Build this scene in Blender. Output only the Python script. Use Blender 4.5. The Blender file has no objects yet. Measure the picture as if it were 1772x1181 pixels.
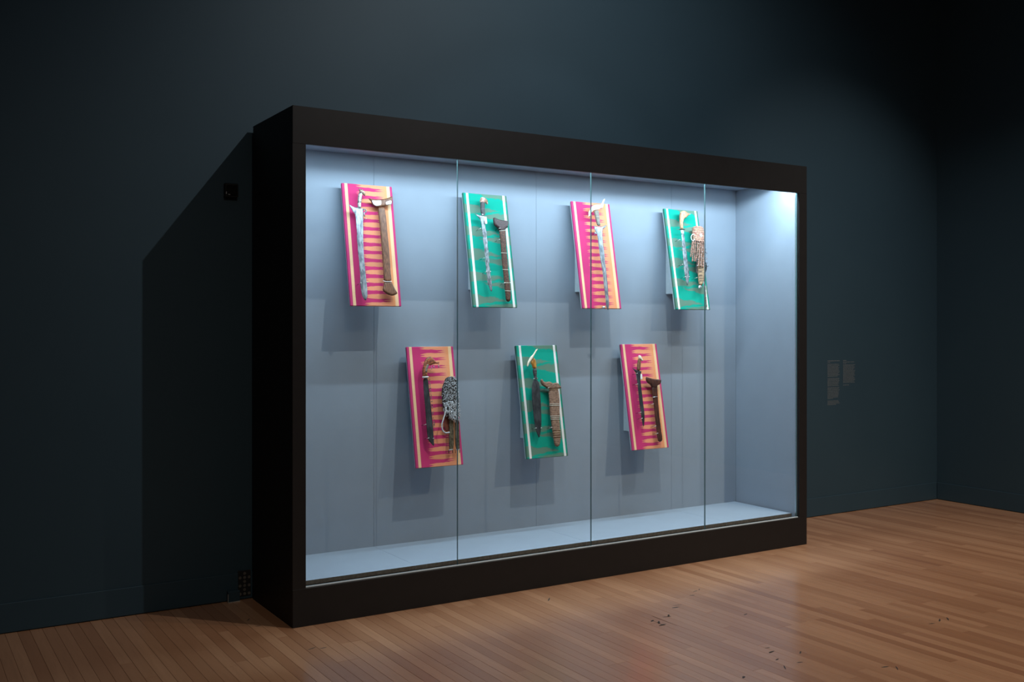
import bpy, bmesh, math, random
from mathutils import Vector, Matrix
from mathutils.geometry import delaunay_2d_cdt
random.seed(7)
R = math.radians
scene = bpy.context.scene
COL = scene.collection

# ------------------------------------------------------------------ camera, world, lights, exposure
cam_d = bpy.data.cameras.new('camera'); cam = bpy.data.objects.new('camera', cam_d); COL.objects.link(cam)
cam.location = (0, 0, 1.5616); cam.rotation_euler = (R(90), 0, -0.556192)
cam_d.sensor_width = 36; cam_d.lens = 1748.3/1772*36; cam_d.shift_y = -(590.5-564.08)/1772
cam_d.clip_start = 0.02; cam_d.clip_end = 60
scene.camera = cam
vs = scene.view_settings
scene.display_settings.display_device = 'sRGB'
vs.view_transform = 'Standard'; vs.look = 'None'; vs.gamma = 1; vs.exposure = 0; vs.use_curve_mapping = False

world = bpy.data.worlds.new('world'); scene.world = world; world.use_nodes = True
world.node_tree.nodes['Background'].inputs[0].default_value = (.55, .62, .75, 1)
world.node_tree.nodes['Background'].inputs[1].default_value = 0.0

def spot(name, loc, target, energy, color, size, blend, radius):
    d = bpy.data.lights.new(name, 'SPOT'); o = bpy.data.objects.new(name, d); COL.objects.link(o)
    o.location = loc; o.rotation_euler = (Vector(target)-Vector(loc)).to_track_quat('-Z', 'Y').to_euler()
    d.energy = energy; d.color = color; d.spot_size = R(size); d.spot_blend = blend; d.shadow_soft_size = radius
    return o
def area(name, loc, rot, sx, sy, energy, color, spread=180):
    d = bpy.data.lights.new(name, 'AREA'); o = bpy.data.objects.new(name, d); COL.objects.link(o)
    d.shape = 'RECTANGLE'; d.size = sx; d.size_y = sy; d.energy = energy; d.color = color; d.spread = R(spread)
    o.location = loc; o.rotation_euler = rot
    return o
WARM = (1.0, .84, .66)
# ceiling track spots of the gallery, the last one an added fill
spot('track_or_fill_spot', (3.52, 3.03, 4.97), (3.75, 5.4, 2.65), 255, (1.0, .97, .93), 112, 1.0, .012)
spot('track_or_fill_spot', (3.75, 3.80, 4.97), (3.75, 5.45, .75), 28, (.96, .98, 1.0), 62, .35, .015)
spot('track_or_fill_spot', (6.2, 1.2, 4.97), (5.6, 3.1, 0), 555, WARM, 88, 1.0, .05)
spot('track_or_fill_spot', (1.2, 1.0, 4.97), (1.8, 3.4, 0), 125, WARM, 95, 1.0, .05)
spot('track_or_fill_spot', (6.7, 2.9, 4.97), (6.65, 5.7, .60), 240, (1.0, .95, .88), 68, 1.0, .05)  # added fill, brightens the lower wall around the text
# light strip hidden in the slot behind the case header, followed by added fills
area('case_strip_or_fill', (3.69, 5.063, 2.612), (R(32), 0, 0), 3.62, .020, 48, (.64, .82, .95))
area('case_strip_or_fill', (3.69, 5.062, 2.602), (R(66), 0, 0), 3.62, .016, 15, (.64, .82, .95))  # added strip, lifts the dim top of the back wall
area('case_strip_or_fill', (3.69, 5.064, 2.606), (R(-8), 0, 0), 3.62, .010, 6.5, (.66, .85, 1.0), 44)  # added narrow beam, strengthens the band of light on the floor
area('case_strip_or_fill', (5.30, 5.064, 2.606), (R(8), 0, 0), .42, .012, 2.2, (.62, .83, 1.0), 110)  # added short lamp, brightens the right lining wall
area('ambient_fill', (3.0, 1.0, 5.2), (0, 0, 0), 8.0, 6.0, 26, (.85, .93, 1.0))  # unseen ambient fill added over the whole room
area('case_strip_or_fill', (4.90, 5.063, 2.612), (R(22), 0, 0), 1.20, .020, 8, (.64, .82, .95))  # added lamp, makes the case light stronger towards the right

# ------------------------------------------------------------------ node helpers
class NT:
    def __init__(s, name):
        s.m = bpy.data.materials.new(name); s.m.use_nodes = True
        s.n = s.m.node_tree.nodes; s.l = s.m.node_tree.links
        s.bsdf = s.n['Principled BSDF']; s.out = s.n['Material Output']
    def sock(s, node, i, v):
        if hasattr(v, 'is_output'): s.l.new(v, node.inputs[i])
        elif v is not None: node.inputs[i].default_value = v
    def M(s, op, a, b=None, c=None, clamp=False):
        n = s.n.new('ShaderNodeMath'); n.operation = op; n.use_clamp = clamp
        s.sock(n, 0, a)
        if b is not None: s.sock(n, 1, b)
        if c is not None: s.sock(n, 2, c)
        return n.outputs[0]
    def ss(s, v, a, b, o0=0.0, o1=1.0, smooth=False):
        n = s.n.new('ShaderNodeMapRange'); n.clamp = True
        if smooth: n.interpolation_type = 'SMOOTHSTEP'
        s.sock(n, 0, v); n.inputs[1].default_value = a; n.inputs[2].default_value = b
        n.inputs[3].default_value = o0; n.inputs[4].default_value = o1
        return n.outputs[0]
    def mix(s, f, a, b, kind='MIX'):
        n = s.n.new('ShaderNodeMix'); n.data_type = 'RGBA'; n.blend_type = kind
        s.sock(n, 0, f); s.sock(n, 6, a); s.sock(n, 7, b)
        return n.outputs[2]
    def noise(s, vec, scale, detail=3, rough=.5, dist=0):
        n = s.n.new('ShaderNodeTexNoise'); n.inputs['Scale'].default_value = scale
        n.inputs['Detail'].default_value = detail; n.inputs['Roughness'].default_value = rough
        n.inputs['Distortion'].default_value = dist
        if vec is not None: s.l.new(vec, n.inputs['Vector'])
        return n.outputs[0]
    def obj(s): return s.n.new('ShaderNodeTexCoord').outputs['Object']
    def pos(s): return s.n.new('ShaderNodeNewGeometry').outputs['Position']
    def xyz(s, v):
        n = s.n.new('ShaderNodeSeparateXYZ'); s.l.new(v, n.inputs[0]); return n.outputs
    def comb(s, x, y, z):
        n = s.n.new('ShaderNodeCombineXYZ'); s.sock(n, 0, x); s.sock(n, 1, y); s.sock(n, 2, z); return n.outputs[0]
    def bump(s, h, strength, dist=.001):
        n = s.n.new('ShaderNodeBump'); n.inputs['Strength'].default_value = strength
        n.inputs['Distance'].default_value = dist; s.l.new(h, n.inputs['Height'])
        s.l.new(n.outputs[0], s.bsdf.inputs['Normal'])
    def set(s, **k):
        for a, v in k.items(): s.sock(s.bsdf, a.replace('_', ' '), v)
        return s.m
def srgb(r, g, b):
    f = lambda c: (c/255/12.92) if c/255 <= .04045 else ((c/255+.055)/1.055)**2.4
    return (f(r), f(g), f(b), 1)

def simple(name, col, rough=.6, metal=0, var=.12, scale=40, spec=.5, bump=.15):
    t = NT(name); o = t.obj(); nz = t.noise(o, scale, 4, .6)
    dark = tuple(c*(1-var*2.2) for c in col[:3])+(1,); lite = tuple(min(1, c*(1+var*1.2)) for c in col[:3])+(1,)
    t.set(Base_Color=t.mix(t.ss(nz, .3, .7), dark, lite), Roughness=rough, Metallic=metal)
    t.bsdf.inputs['Specular IOR Level'].default_value = spec
    if bump: t.bump(nz, bump)
    return t.m
def two(name, c1, c2, scale, rough=.6, metal=0, vec=(1, 1, 1), bump=.3, lo=.4, hi=.6):
    t = NT(name); x = t.xyz(t.obj())
    v = t.comb(t.M('MULTIPLY', x[0], vec[0]), t.M('MULTIPLY', x[1], vec[1]), t.M('MULTIPLY', x[2], vec[2]))
    nz = t.noise(v, scale, 5, .6)
    t.set(Base_Color=t.mix(t.ss(nz, lo, hi), c1, c2), Roughness=rough, Metallic=metal); t.bump(nz, bump)
    return t.m

# ------------------------------------------------------------------ materials
def mat_wall():
    t = NT('dark_teal_paint'); p = t.pos(); a = t.noise(p, 1.3, 4, .6); b = t.noise(p, 160, 2, .5)
    t.set(Base_Color=t.mix(t.ss(a, .3, .7), (.025, .054, .078, 1), (.028, .059, .084, 1)), Roughness=.62)
    t.bsdf.inputs['Specular IOR Level'].default_value = .3
    t.bump(b, .06, .0006); return t.m
def mat_floor():
    t = NT('maple_strip_floor'); p = t.pos()
    info = t.n.new('ShaderNodeObjectInfo').outputs['Random']
    at = t.n.new('ShaderNodeAttribute'); at.attribute_name = 'rnd'
    r = t.M('FRACT', t.M('ADD', t.M('MULTIPLY', info, 7.13), at.outputs['Fac']))
    r2 = t.M('FRACT', t.M('MULTIPLY', r, 13.7))
    x = t.xyz(p)
    v = t.comb(t.M('ADD', t.M('MULTIPLY', x[0], 26), t.M('MULTIPLY', r, 40)), t.M('MULTIPLY', x[1], 1.5), t.M('MULTIPLY', r, 91))
    g = t.noise(v, 1.6, 6, .62, .6)
    v2 = t.comb(t.M('ADD', t.M('MULTIPLY', x[0], 180), t.M('MULTIPLY', r, 30)), t.M('MULTIPLY', x[1], 7), t.M('MULTIPLY', r, 17))
    g2 = t.noise(v2, 1.0, 4, .6)
    base = t.mix(r, (.41, .195, .10, 1), (.58, .315, .178, 1))
    base = t.mix(t.ss(r2, .93, .97, 0, .7), base, (.27, .105, .052, 1))
    base = t.mix(t.ss(g, .35, .75, 0, .34), base, (.30, .14, .065, 1))
    base = t.mix(t.ss(g2, .56, .8, 0, .35), base, (.20, .10, .055, 1))
    # worn scratches and dark dents
    v3 = t.comb(t.M('MULTIPLY', x[0], 9), t.M('MULTIPLY', x[1], 2.0), 3.0)
    sc = t.noise(v3, 3.2, 5, .7, 1.5)
    base = t.mix(t.ss(sc, .73, .77, 0, .7), base, (.06, .045, .04, 1))
    wear = t.noise(p, 1.1, 4, .6)
    rough = t.M('ADD', t.M('ADD', t.ss(wear, .3, .7, .32, .40), t.M('MULTIPLY', r2, .05)), t.M('MULTIPLY', g2, .05))
    t.set(Base_Color=base, Roughness=rough)
    t.bsdf.inputs['Specular IOR Level'].default_value = .5
    t.set(Coat_Weight=1.0, Coat_IOR=1.6, Coat_Roughness=.19); t.bump(t.M('ADD', t.M('MULTIPLY', g2, .5), g), .10, .0005)
    return t.m
def mat_pink():
    t = NT('magenta_orange_ikat'); x = t.xyz(t.obj())
    wob = t.noise(t.obj(), 14, 2, .5)
    u = t.M('DIVIDE', x[0], .325)
    warp = t.noise(t.comb(0.0, t.M('MULTIPLY', x[1], 900), 0.0), 1.0, 1, .5)   # each warp yarn starts a little off
    uu = t.M('ADD', u, t.M('MULTIPLY', t.M('SUBTRACT', warp, .5), .07))
    ph = t.M('FRACT', t.M('ADD', t.M('MULTIPLY', x[1], 15.3/.74), t.M('MULTIPLY', wob, .22)))
    s = t.M('ABSOLUTE', t.M('SUBTRACT', ph, .5))            # 0 at the middle of a magenta tongue
    q = t.M('SUBTRACT', .5, s)                               # 0 at the middle of an orange tongue
    W = t.M('SUBTRACT', t.ss(uu, .19, .42, .47, .23), t.ss(uu, .42, .66, 0, .035))
    W = t.M('MULTIPLY', W, t.ss(uu, .70, .84, 1, .55))
    mag = t.M('MULTIPLY', t.M('LESS_THAN', s, W), t.M('LESS_THAN', uu, .83))
    prong = t.M('LESS_THAN', s, t.ss(uu, .60, .80, -.03, .11))
    mag = t.M('MULTIPLY', mag, t.M('SUBTRACT', 1, prong))
    sliver = t.M('LESS_THAN', q, t.ss(uu, .19, .40, .19, -.01))
    mag = t.M('MAXIMUM', mag, t.M('MAXIMUM', sliver, t.M('LESS_THAN', uu, .19)))
    fine = t.M('LESS_THAN', t.M('ABSOLUTE', t.M('SUBTRACT', u, .918)), .035)
    thin = t.noise(t.comb(t.M('MULTIPLY', x[0], 60), t.M('MULTIPLY', x[1], 1200), 0.0), 1, 2, .6)
    c = t.mix(mag, (.86, .33, .175, 1), (.60, .035, .165, 1))
    orange2 = t.mix(t.M('MULTIPLY', t.ss(u, .80, .86), t.M('SUBTRACT', 1, mag)), c, (.86, .34, .15, 1))
    cream = t.M('ADD', t.M('LESS_THAN', t.M('ABSOLUTE', t.M('SUBTRACT', u, .080)), .030), fine)
    c = t.mix(cream, orange2, (.90, .60, .34, 1))
    edge = t.M('MAXIMUM', t.M('LESS_THAN', u, .052), t.M('GREATER_THAN', u, .95))
    c = t.mix(edge, c, (.55, .04, .17, 1))
    c = t.mix(t.ss(thin, .35, .75, 0, .22), c, (.30, .06, .08, 1))
    weave = t.n.new('ShaderNodeTexWave'); weave.inputs['Scale'].default_value = 160; weave.bands_direction = 'Y'
    t.l.new(t.obj(), weave.inputs[0])
    t.set(Base_Color=c, Roughness=.85); t.bsdf.inputs['Specular IOR Level'].default_value = .25
    t.bump(weave.outputs[1], .2, .0006)
    return t.m
def mat_green():
    t = NT('green_brown_ikat'); x = t.xyz(t.obj())
    u = t.M('DIVIDE', x[0], .325)
    wob = t.noise(t.obj(), 9, 2, .5)
    yarn = t.noise(t.comb(t.M('MULTIPLY', x[0], 14), t.M('MULTIPLY', x[1], 300), 0.0), 1.0, 3, .75)
    n2 = t.noise(t.comb(t.M('MULTIPLY', x[0], 420), t.M('MULTIPLY', x[1], 420), 0.0), 1.0, 1, .5)
    uu = t.M('ADD', u, t.M('MULTIPLY', t.M('SUBTRACT', yarn, .5), .95))
    ph = t.M('FRACT', t.M('ADD', t.M('MULTIPLY', x[1], 5.0/.74), t.M('ADD', t.M('MULTIPLY', wob, .35), t.M('MULTIPLY', u, .08))))
    ph2 = t.M('FRACT', t.M('ADD', ph, .28))
    s = t.M('ABSOLUTE', t.M('SUBTRACT', ph, .5)); q = t.M('ABSOLUTE', t.M('SUBTRACT', ph2, .5))
    A = t.M('LESS_THAN', s, t.ss(uu, .15, .85, .22, -.03))
    B = t.M('LESS_THAN', q, t.ss(uu, .20, .90, -.03, .22))
    br = t.M('MAXIMUM', A, B)
    br = t.M('MULTIPLY', br, t.ss(n2, .30, .50, .35, 1))
    c = t.mix(t.M('MULTIPLY', br, .66), (.0, .31, .225, 1), (.20, .15, .115, 1))
    st = t.M('ADD', t.M('LESS_THAN', t.M('ABSOLUTE', t.M('SUBTRACT', u, .095)), .026), t.M('LESS_THAN', t.M('ABSOLUTE', t.M('SUBTRACT', u, .925)), .026))
    c = t.mix(st, c, (.80, .76, .76, 1))
    e = t.M('MAXIMUM', t.M('LESS_THAN', u, .03), t.M('GREATER_THAN', u, .975))
    c = t.mix(t.M('MULTIPLY', e, .6), c, (.03, .10, .07, 1))
    weave = t.n.new('ShaderNodeTexWave'); weave.inputs['Scale'].default_value = 160; weave.bands_direction = 'Y'
    t.l.new(t.obj(), weave.inputs[0])
    t.set(Base_Color=c, Roughness=.85); t.bsdf.inputs['Specular IOR Level'].default_value = .25
    t.bump(weave.outputs[1], .2, .0006)
    return t.m
def mat_glass():
    t = NT('clear_glass_face')
    tr = t.n.new('ShaderNodeBsdfTransparent'); tr.inputs[0].default_value = (.965, .985, .98, 1)
    gl = t.n.new('ShaderNodeBsdfGlossy'); gl.inputs['Roughness'].default_value = .0
    fr = t.n.new('ShaderNodeFresnel'); fr.inputs[0].default_value = 1.5
    mx = t.n.new('ShaderNodeMixShader')
    geo = t.n.new('ShaderNodeNewGeometry').outputs['Backfacing']
    f2 = t.M('MULTIPLY', fr.outputs[0], t.M('SUBTRACT', 1, geo))
    t.l.new(f2, mx.inputs[0]); t.l.new(tr.outputs[0], mx.inputs[1]); t.l.new(gl.outputs[0], mx.inputs[2])
    t.l.new(mx.outputs[0], t.out.inputs[0]); return t.m

MW = mat_wall(); MF = mat_floor(); MP = mat_pink(); MG = mat_green(); MGL = mat_glass()
M_edge = simple('green_glass_edge', (.08, .15, .16), .25, 0, .05, 30)
M_black = simple('black_case_paint', (.0116, .0108, .0115), .55, 0, .05, 14, .3, .03)
M_inner = simple('slate_blue_case_lining', (.280, .325, .390), .7, 0, .015, 6, .2, .03)
M_deck = simple('pale_grey_deck', (.29, .345, .42), .6, 0, .015, 8, .3, .03)
M_edgegray = simple('brown_grey_board_edge', (.13, .115, .10), .8, 0, .2, 60)
M_metal = simple('brushed_aluminium', (.62, .65, .68), .35, 1, .05, 80)
M_dark = simple('dark_void', (.01, .01, .011), .8)
M_ceil = simple('dark_ceiling_paint', (.03, .032, .035), .8)
M_backing = simple('pale_grey_backing_board', (.55, .62, .66), .7, 0, .03)
M_steel = two('polished_grey_steel', (.15, .17, .20, 1), (.42, .45, .48, 1), 55, .42, .6, (1.4, .35, 1), .25)
M_steel2 = two('etched_dull_steel', (.12, .125, .14, 1), (.34, .36, .39, 1), 60, .45, .6, (1, .6, 1), .4)
M_dsteel = two('dark_forged_steel', (.028, .032, .038, 1), (.065, .072, .082, 1), 40, .5, .5, (1, .4, 1), .3)
M_silver = simple('aged_silver', (.68, .69, .72), .35, .85, .15, 120)
M_inlay = two('mottled_silver_inlay', (.40, .33, .33, 1), (.80, .80, .86, 1), 180, .5, .2, (1, 1, 1), .4, .3, .55)
M_wood = two('worn_brown_wood', (.075, .026, .013, 1), (.27, .115, .058, 1), 110, .5, 0, (2.2, .3, 1), .4, .35, .65)
M_dwood = two('dark_brown_wood', (.035, .012, .009, 1), (.10, .032, .020, 1), 50, .42, 0, (2, .3, 1), .3)
M_pwood = two('dark_plum_wood', (.020, .009, .010, 1), (.075, .032, .033, 1), 150, .5, 0, (1, 1, 1), .5)
M_rattan = two('plaited_rattan_brown', (.025, .009, .006, 1), (.13, .042, .020, 1), 220, .55, 0, (1, .6, 1), .7)
M_owood = two('carved_orange_wood', (.12, .03, .015, 1), (.42, .13, .05, 1), 90, .45, 0, (1, 1, 1), .4)
M_bark = two('dry_brown_bark_wood', (.13, .07, .045, 1), (.32, .19, .13, 1), 90, .7, 0, (.6, 2, 1), .5)
M_ivory = simple('ivory', (.86, .76, .60), .35, 0, .08, 60)
M_honey = two('honey_coloured_horn', (.30, .11, .02, 1), (.70, .36, .09, 1), 30, .3, 0, (2, .3, 1), .2)
M_tan = two('pale_carved_wood', (.36, .15, .07, 1), (.60, .38, .22, 1), 60, .5, 0, (1, .4, 1), .3)
M_wrapg = two('black_cord_wrap', (.012, .012, .014, 1), (.08, .075, .085, 1), 60, .6, 0, (.1, 6, 1), .8)
M_wrapb = two('grey_brown_cord_wrap', (.10, .085, .07, 1), (.32, .29, .24, 1), 60, .6, 0, (.1, 6, 1), .8)
M_grip = two('silver_banded_grip', (.09, .085, .08, 1), (.55, .56, .54, 1), 22, .4, .5, (.4, 3, 1), .4)
M_horn = two('brown_carved_pommel', (.07, .035, .02, 1), (.48, .33, .24, 1), 120, .5, 0, (1, 1, 1), .5)
M_pink = two('pink_brown_pommel', (.20, .08, .03, 1), (.70, .48, .42, 1), 40, .45, 0, (1, 1, 1), .3)
M_bone = simple('bone_white', (.80, .80, .78), .5, 0, .05)
M_tie = simple('pale_cord', (.55, .50, .42), .7)
M_rope = two('knotted_pink_brown_cord', (.05, .022, .018, 1), (.42, .22, .165, 1), 130, .8, 0, (1, 1, 1), .8, .35, .55)
M_red = two('red_patched_basketry', (.30, .035, .04, 1), (.42, .26, .18, 1), 75, .8, 0, (1, 1, 1), .8, .36, .52)
M_straw = two('straw_coloured_binding', (.14, .075, .045, 1), (.42, .28, .16, 1), 70, .7, 0, (.3, 3, 1), .7)
M_shell = simple('grey_white_tufts', (.58, .60, .64), .6, 0, .25, 150)
M_under = simple('dark_fibre', (.045, .04, .04), .9)
M_olive = two('dark_olive_lacquered_slat', (.030, .022, .012, 1), (.13, .10, .06, 1), 120, .45, 0, (1, .6, 1), .6)
M_cloth = simple('red_brown_cloth', (.16, .035, .02), .85, 0, .2)
M_frd = two('speckled_fringe', (.04, .03, .028, 1), (.40, .33, .24, 1), 140, .8, 0, (1, 1, 1), .8)
M_text = simple('pale_grey_vinyl', (.165, .18, .19), .6, 0, .02)
M_grille = simple('dull_grey_perforated_metal', (.16, .15, .135), .5, .3, .1)
M_led = NT('lit_led_diffuser')
M_led.set(Base_Color=(.8, .85, .9, 1), Emission_Color=(.75, .9, 1, 1), Emission_Strength=1.5); M_led = M_led.m

# ------------------------------------------------------------------ object helpers
def empty(name, loc, label=None, cat=None, group=None, rot=(0, 0, 0), parent=None):
    o = bpy.data.objects.new(name, None); COL.objects.link(o); o.location = loc; o.rotation_euler = rot
    o.empty_display_size = .05
    if parent: o.parent = parent
    tag(o, label, cat, group); return o
def tag(o, label=None, cat=None, group=None, kind=None):
    if label: o['label'] = label
    if cat: o['category'] = cat
    if group: o['group'] = group
    if kind: o['kind'] = kind
    return o
def link(name, bm, mat, parent=None, smooth=False, kind=None, label=None):
    me = bpy.data.meshes.new(name); bm.normal_update(); bm.to_mesh(me); bm.free()
    for m in (mat if isinstance(mat, (list, tuple)) else [mat]): me.materials.append(m)
    if smooth: me.polygons.foreach_set('use_smooth', [True]*len(me.polygons))
    o = bpy.data.objects.new(name, me); COL.objects.link(o)
    if parent: o.parent = parent
    tag(o, label, kind=kind); return o
def box(bm, x0, x1, y0, y1, z0, z1, bev=0, mi=0):
    ps = [(x0, y0, z0), (x1, y0, z0), (x1, y1, z0), (x0, y1, z0), (x0, y0, z1), (x1, y0, z1), (x1, y1, z1), (x0, y1, z1)]
    v = [bm.verts.new(q) for q in ps]
    fs = [bm.faces.new([v[i] for i in f]) for f in ((0, 3, 2, 1), (4, 5, 6, 7), (0, 1, 5, 4), (1, 2, 6, 5), (2, 3, 7, 6), (3, 0, 4, 7))]
    for f in fs: f.material_index = mi
    if bev:
        es = {e for f in fs for e in f.edges}
        bmesh.ops.bevel(bm, geom=list(es), offset=bev, segments=1, affect='EDGES', material=mi)
    return fs
def boxobj(name, x0, x1, y0, y1, z0, z1, mat, parent=None, bev=.0015, kind=None, label=None):
    """a box part whose own origin sits at its base, under a parent standing at parent.location"""
    bm = bmesh.new()
    c = Vector(((x0+x1)/2, (y0+y1)/2, z0))
    box(bm, x0-c.x, x1-c.x, y0-c.y, y1-c.y, 0, z1-z0, bev)
    o = link(name, bm, mat, parent, kind=kind, label=label)
    o.location = c-(parent.location if parent else Vector((0, 0, 0)))
    return o
def tube(bm, pts, r, seg=8, cap=True, taper=None):
    pts = [Vector(p) for p in pts]; rings = []; up = Vector((0, 0, 1))
    for i, p in enumerate(pts):
        d = (pts[min(i+1, len(pts)-1)]-pts[max(i-1, 0)]).normalized()
        a = d.cross(up)
        if a.length < .1: a = d.cross(Vector((1, 0, 0)))
        a.normalize(); b = a.cross(d)
        rr = r if taper is None else r*taper(i/(len(pts)-1))
        rings.append([bm.verts.new(p+(a*math.cos(2*math.pi*k/seg)+b*math.sin(2*math.pi*k/seg))*rr) for k in range(seg)])
    for i in range(len(rings)-1):
        for k in range(seg):
            bm.faces.new((rings[i][k], rings[i+1][k], rings[i+1][(k+1) % seg], rings[i][(k+1) % seg]))
    if cap:
        bm.faces.new(rings[0][::-1][::-1]); bm.faces.new(rings[-1][::-1])
    bmesh.ops.recalc_face_normals(bm, faces=bm.faces)
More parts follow.
